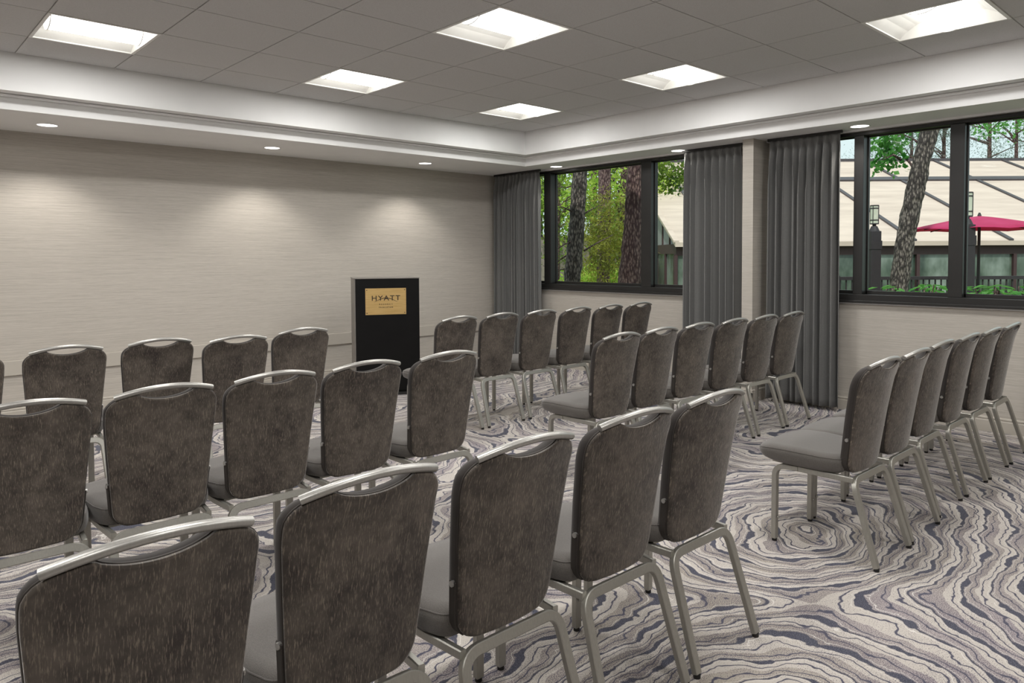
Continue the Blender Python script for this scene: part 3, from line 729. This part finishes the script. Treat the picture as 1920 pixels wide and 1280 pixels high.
for k, (px, d, lab) in enumerate([(1100, 16, 'low lime-green bush at the foot of the slim trunk'), (1150, 18.2, 'low yellow-green bush right of the slim trunk')]):
    b_ = wtree('bush', PW(px, d, z=-.02), lab, 'bush'); leaves('foliage', [(random.uniform(-.5, .5), random.uniform(-.5, .5), random.uniform(.2, 1.0)) for _ in range(14)], (.16, .16, .13), 3500, .09, M_lime, b_, 30+k, .55)
    st_ = MB()
    for a in range(6): st_.tube([(0, 0, 0), (.3*math.cos(a), .3*math.sin(a), .8)], .015, 5)
    st_.build('stem', M_bark2, b_)
# brick garden wall behind the trees
def m_brick():
    t = NT('pink_brick'); b_ = t.n('ShaderNodeTexBrick'); co = t.coord(); t.l(t.mapping(co, (4, 4, 4)), b_.inputs['Vector'])
    b_.inputs['Color1'].default_value = lin(150, 112, 100); b_.inputs['Color2'].default_value = lin(170, 132, 118); b_.inputs['Mortar'].default_value = lin(150, 138, 130)
    t.set(Base_Color=b_.outputs[0], Roughness=.9); return t.m
bw = empty('garden_wall', UD(1.9, 24, -.02), -YAW); bwm = MB(); bwm.box((-3.2, 0, 0), (2.0, .3, 2.0)); bwm.build('brickwork', m_brick(), bw)
MB().box((-3.25, -.04, 2.0), (2.05, .34, 2.08)).build('coping', M_bark, bw); tag(bw, 'pinkish brick wall low behind the trees of the far window', 'wall')
# pavilion
M_roof = None
def m_roof():
    t = NT('cream_roof'); co = t.coord(); a = t.noise(t.mapping(co, (.6, 3, 3)), 1, 4, .6)
    t.set(Base_Color=t.ramp(a, [(.3, lin(196, 176, 163)), (.7, lin(221, 201, 187))]), Roughness=.7); return t.m
M_roof = m_roof(); M_seam = simple('roof_seam', lin(74, 68, 72), .5); M_red = simple('red_brown_wood', lin(72, 50, 52), .6); M_siding = simple('grey_siding', lin(150, 148, 150), .7)
def m_pglass():
    t = NT('pavilion_glass'); a = t.noise(t.mapping(t.coord(), (1.1, 1.1, .6)), 1.3, 4, .6)  # mottled green-grey base colour paints the garden's reflection onto the panes
    t.set(Base_Color=t.ramp(a, [(.35, lin(52, 66, 56)), (.5, lin(98, 110, 98)), (.68, lin(150, 160, 152))]), Roughness=.15); t.b.inputs['Specular IOR Level'].default_value = .7; return t.m
M_pg = m_pglass()
pv = empty('pavilion', UD(3.63, 16, -.02), -YAW)   # local x along the eave, y away from the camera, z up
EZ, SL, RD = 1.75, .39, 6.5; LEN = 15
def rz_(y): return EZ+SL*y
rf = MB(); t_ = .10
rf.add([(-.05, -.15, rz_(-.15)), (LEN, -.15, rz_(-.15)), (LEN, RD, rz_(RD)), (-.05, RD, rz_(RD)), (-.05, -.15, rz_(-.15)-t_), (LEN, -.15, rz_(-.15)-t_), (LEN, RD, rz_(RD)-t_), (-.05, RD, rz_(RD)-t_)], [(0, 1, 2, 3), (4, 7, 6, 5), (0, 4, 5, 1), (1, 5, 6, 2), (2, 6, 7, 3), (3, 7, 4, 0)])
rf.add([(-.05, RD, rz_(RD)), (LEN, RD, rz_(RD)), (LEN, 2*RD, EZ), (-.05, 2*RD, EZ), (-.05, RD, rz_(RD)-t_), (LEN, RD, rz_(RD)-t_), (LEN, 2*RD, EZ-t_), (-.05, 2*RD, EZ-t_)], [(0, 1, 2, 3), (4, 7, 6, 5), (0, 4, 5, 1), (1, 5, 6, 2), (2, 6, 7, 3), (3, 7, 4, 0)])
rfo = rf.build('roof', M_roof, pv)
def seam(x, a=-.15, b=RD, w=.05, mat=M_seam): MB().add([(x-w, a, rz_(a)), (x+w, a, rz_(a)), (x+w, b, rz_(b)), (x-w, b, rz_(b)), (x-w, a, rz_(a)+.04), (x+w, a, rz_(a)+.04), (x+w, b, rz_(b)+.04), (x-w, b, rz_(b)+.04)], [(0, 3, 2, 1), (4, 5, 6, 7), (0, 1, 5, 4), (1, 2, 6, 5), (2, 3, 7, 6), (3, 0, 4, 7)]).build('roof_seam', mat, rfo)
for k in range(6): seam(.95+2.12*k)
seam(-.03, w=.06, mat=M_roof)
yb = 4.35
MB().box((0, 0, 0), (LEN, .30, .05)).build('roof_band', M_seam, rfo).matrix_local = Matrix.Translation((0, yb, rz_(yb))) @ Matrix.Rotation(math.atan(SL), 4, 'X')
MB().box((-.05, RD-.05, rz_(RD)-.02), (LEN, RD+.05, rz_(RD)+.07)).build('ridge_cap', M_seam, rfo)
MB().box((0, 0, 1.40), (LEN, .12, 1.66)).build('fascia', M_red, pv); MB().box((0, .12, 1.44), (.12, 2*RD-.2, 1.66)).build('fascia', M_red, pv)
MB().box((0, .05, 0), (LEN, .12, .55)).build('plinth_wall', M_red, pv); MB().box((.05, .12, 0), (.12, 2*RD-.2, .35)).build('plinth_wall', M_red, pv)
for k in range(14):
    a = k*LEN/14
    MB().box((a-.035, -.01, .55), (a+.035, .13, 1.40)).build('mullion', M_red, pv); MB().box((a+.035, .06, .55), (a+LEN/14-.035, .08, 1.40)).build('glass_pane', M_pg, pv)
for k in range(12):
    a = .13+k*1.03
    MB().box((-.01, a-.04, .35), (.10, a+.04, 1.44)).build('mullion', M_red, pv); MB().box((.04, a+.04, .35), (.06, a+.99, 1.44)).build('glass_pane', M_pg, pv)
gb = MB(); gb.add([(.05, 0, 1.66), (.05, 2*RD, 1.66), (.05, RD, rz_(RD)-.1), (.12, 0, 1.66), (.12, 2*RD, 1.66), (.12, RD, rz_(RD)-.1)], [(0, 2, 1), (3, 4, 5), (0, 1, 4, 3), (1, 2, 5, 4), (2, 0, 3, 5)]); gb.build('gable', M_siding, pv)
for k in range(1, 16):
    y = k*.8; zt = (rz_(y) if y < RD else rz_(2*RD-y))-.12
    if zt > 1.7: MB().box((.02, y-.03, 1.66), (.05, y+.03, zt)).build('gable_batten', M_red, pv)
tag(pv, 'low pavilion with cream panelled roof and glazed walls, outside behind both windows', 'building')
# lamp posts
M_lampg = simple('lantern_glass', lin(206, 208, 190), .4); M_post = simple('dark_post', lin(52, 46, 50), .6)
def lamp_post(px, d, ztop, hl, wl, wp, label):
    o = empty('lamp_post', PW(px, d, z=-.02), -YAW); zl = ztop-hl
    MB().box((-wp/2, -wp/2, 0), (wp/2, wp/2, zl-.12)).build('post', M_post, o, bevel=.01)
    MB().prism([(-wp*.55, -wp*.55), (wp*.55, -wp*.55), (wp*.55, wp*.55), (-wp*.55, wp*.55)], zl-.42, zl-.28).build('collar', M_post, o)
    MB().cyl((0, 0), wp*.5, zl-.12, zl-.04, 12, r2=wp*.28).build('cap', M_post, o); MB().cyl((0, 0), .03, zl-.04, zl, 10).build('stem', M_post, o)
    la = MB().cyl((0, 0), wl/2, zl, ztop, 20).build('lantern', M_lampg, o, auto=.6)
    c_ = MB()
    for z in (zl, zl+hl*.2, zl+hl*.85, ztop): c_.cyl((0, 0), wl/2+.006, z-.008, z+.008, 20)
    for a in range(4):
        q = PI/4+a*PI/2; c_.tube([((wl/2+.004)*math.cos(q), (wl/2+.004)*math.sin(q), zl), ((wl/2+.004)*math.cos(q), (wl/2+.004)*math.sin(q), ztop)], .006, 6)
    c_.build('cage', M_post, la); tag(o, label, 'lamp post', 'garden lamp posts')
lamp_post(1638.5, 12, CAM_Z+.82, .30, .125, .165, 'dark lamp post with cylindrical lantern, left of the leaning trunk in the near window')
lamp_post(1812, 10.5, CAM_Z+.90, .34, .13, .16, 'dark lamp post with lantern half hidden behind the mullion of the near window')
# parasol
M_par = None
def m_par():
    t = NT('parasol_cloth'); c = lin(203, 50, 104); t.set(Base_Color=t.ramp(t.noise(t.coord(), 3, 2), [(.3, c), (.7, lin(224, 78, 134))]), Roughness=.7)
    tl = t.n('ShaderNodeBsdfTranslucent'); tl.inputs[0].default_value = lin(232, 80, 140); mx = t.n('ShaderNodeMixShader'); mx.inputs[0].default_value = .4
    t.l(t.b.outputs[0], mx.inputs[1]); t.l(tl.outputs[0], mx.inputs[2]); t.l(mx.outputs[0], t.out.inputs[0]); return t.m
pr = empty('parasol', PW(1835, 11.2, z=-.02), -YAW); za = CAM_Z+.60
MB().tube([(0, 0, .05), (0, 0, za)], .022, 10).build('pole', M_post, pr); MB().cyl((0, 0), .24, 0, .07, 24).build('base', M_post, pr)
MB().cyl((0, 0), .03, za, za+.05, 12, r2=.012).build('finial', M_post, pr)
cn = MB(); N = 8; rings = 7; vs = [(0, 0, za)]; SEG = N*4
for k in range(1, rings+1):
    for i in range(SEG):
        a = 2*PI*i/SEG+.2; ribs = abs(math.cos(N*(a-.2)/2)); q = k/rings; R_ = 1.02*q*(1-.035*(1-ribs)); vs.append((R_*math.cos(a), R_*math.sin(a), za-.20*q**1.2-.02*(1-ribs)*q))
fs = [(0, 1+i, 1+(i+1) % SEG) for i in range(SEG)]
for k in range(rings-1):
    for i in range(SEG): fs.append((1+k*SEG+i, 1+(k+1)*SEG+i, 1+(k+1)*SEG+(i+1) % SEG, 1+k*SEG+(i+1) % SEG))
cn.add(vs, fs); c_ = cn.build('canopy', m_par(), pr, smooth=True); c_.modifiers.new('s', 'SOLIDIFY').thickness = .004
for i in range(8):
    a = .2+i*PI/4; MB().tube([(0, 0, za-.04), (.98*math.cos(a), .98*math.sin(a), za-.215)], .008, 5).build('rib', M_post, pr)
tag(pr, 'pink-red parasol on a slim pole seen through the near window', 'parasol')
# railing on the terrace
rl = empty('railing', UD(7.0, 12.9, -.09), -YAW)
MB().box((-1.2, -.04, 1.02), (5.4, .04, 1.08)).build('top_rail', M_post, rl); MB().box((-1.2, -.02, .25), (5.4, .02, .29)).build('bottom_rail', M_post, rl)
for k in range(62): MB().box((-1.15+k*.106, -.009, .29), (-1.13+k*.106, .009, 1.02)).build('baluster', M_post, rl)
for x in (-1.2, 1, 3.2, 5.4): MB().box((x-.04, -.04, 0), (x+.04, .04, 1.10)).build('post', M_post, rl)
tag(rl, 'dark metal railing on the terrace before the pavilion', 'railing')
# broad-leaved plants below the near window
def hosta(px, d, zt, seed, label):
    b0 = PW(px, d, z=-.02); o = wtree('leafy_shrub', b0, label, 'shrub', 'broad-leaved shrubs below the near window'); g_ = random.Random(seed)
    st_ = MB(); lf = MB()
    for k in range(34):
        a = g_.uniform(0, 2*PI); q = g_.uniform(.05, .42); z = zt-g_.uniform(0, .16)-q*.18; c = Vector((q*math.cos(a), q*math.sin(a), z)); d_ = Vector((math.cos(a), math.sin(a), -.15)).normalized(); s_ = Vector((-math.sin(a), math.cos(a), 0)); L_ = g_.uniform(.12, .2); w_ = L_*.2
        lf.add([c, c+d_*L_*.35+s_*w_+Vector((0, 0, .01)), c+d_*L_*.75+s_*w_*.7, c+d_*L_-Vector((0, 0, .02)), c+d_*L_*.75-s_*w_*.7, c+d_*L_*.35-s_*w_+Vector((0, 0, .01))], [(0, 1, 2, 3), (0, 3, 4, 5)])
        if k % 3 == 0: st_.tube([(0, 0, 0), c*.6, c], .008, 5)
    lf.build('foliage', M_green, o); st_.build('stem', M_bark2, o)
for k, (px, d, zt, lb) in enumerate([(1668, 9.2, 1.02, 'leafy shrub left of the foot of the leaning trunk'), (1722, 8.7, 1.08, 'leafy shrub right of the foot of the leaning trunk'), (1757, 9.9, 1.03, 'leafy shrub just left of the middle mullion of the near window'), (1862, 8.8, 1.06, 'leafy shrub under the parasol'), (1905, 9.6, 1.02, 'leafy shrub farthest right below the near window')]): hosta(px, d, zt, 50+k, lb)
# tall thin-crowned trees behind the pavilion
for k, (px, d, lab) in enumerate([(1655, 30, 'tall lacy evergreen behind the pavilion roof, left of the leaning trunk'), (1705, 33, 'tall lacy evergreen directly behind the leaning trunk'), (1765, 30, 'tall lacy evergreen right of the leaning trunk'), (1850, 29, 'tall lacy evergreen behind the pavilion, above the parasol'), (1925, 31, 'tall lacy evergreen at the right picture edge')]):
    bg_tree(px, d, 9.6, 4.6, 1.8, M_pine, 5600, .11, lab, 60+k, .16, 'evergreen_tree', 'lacy evergreens behind the pavilion', .10)
bg_tree(1900, 24.5, 9.0, 5.5, 1.5, M_green, 1300, .14, 'thin tree with sparse fresh green leaves at top right', 70, .6, 'leafy_tree', None, .07)
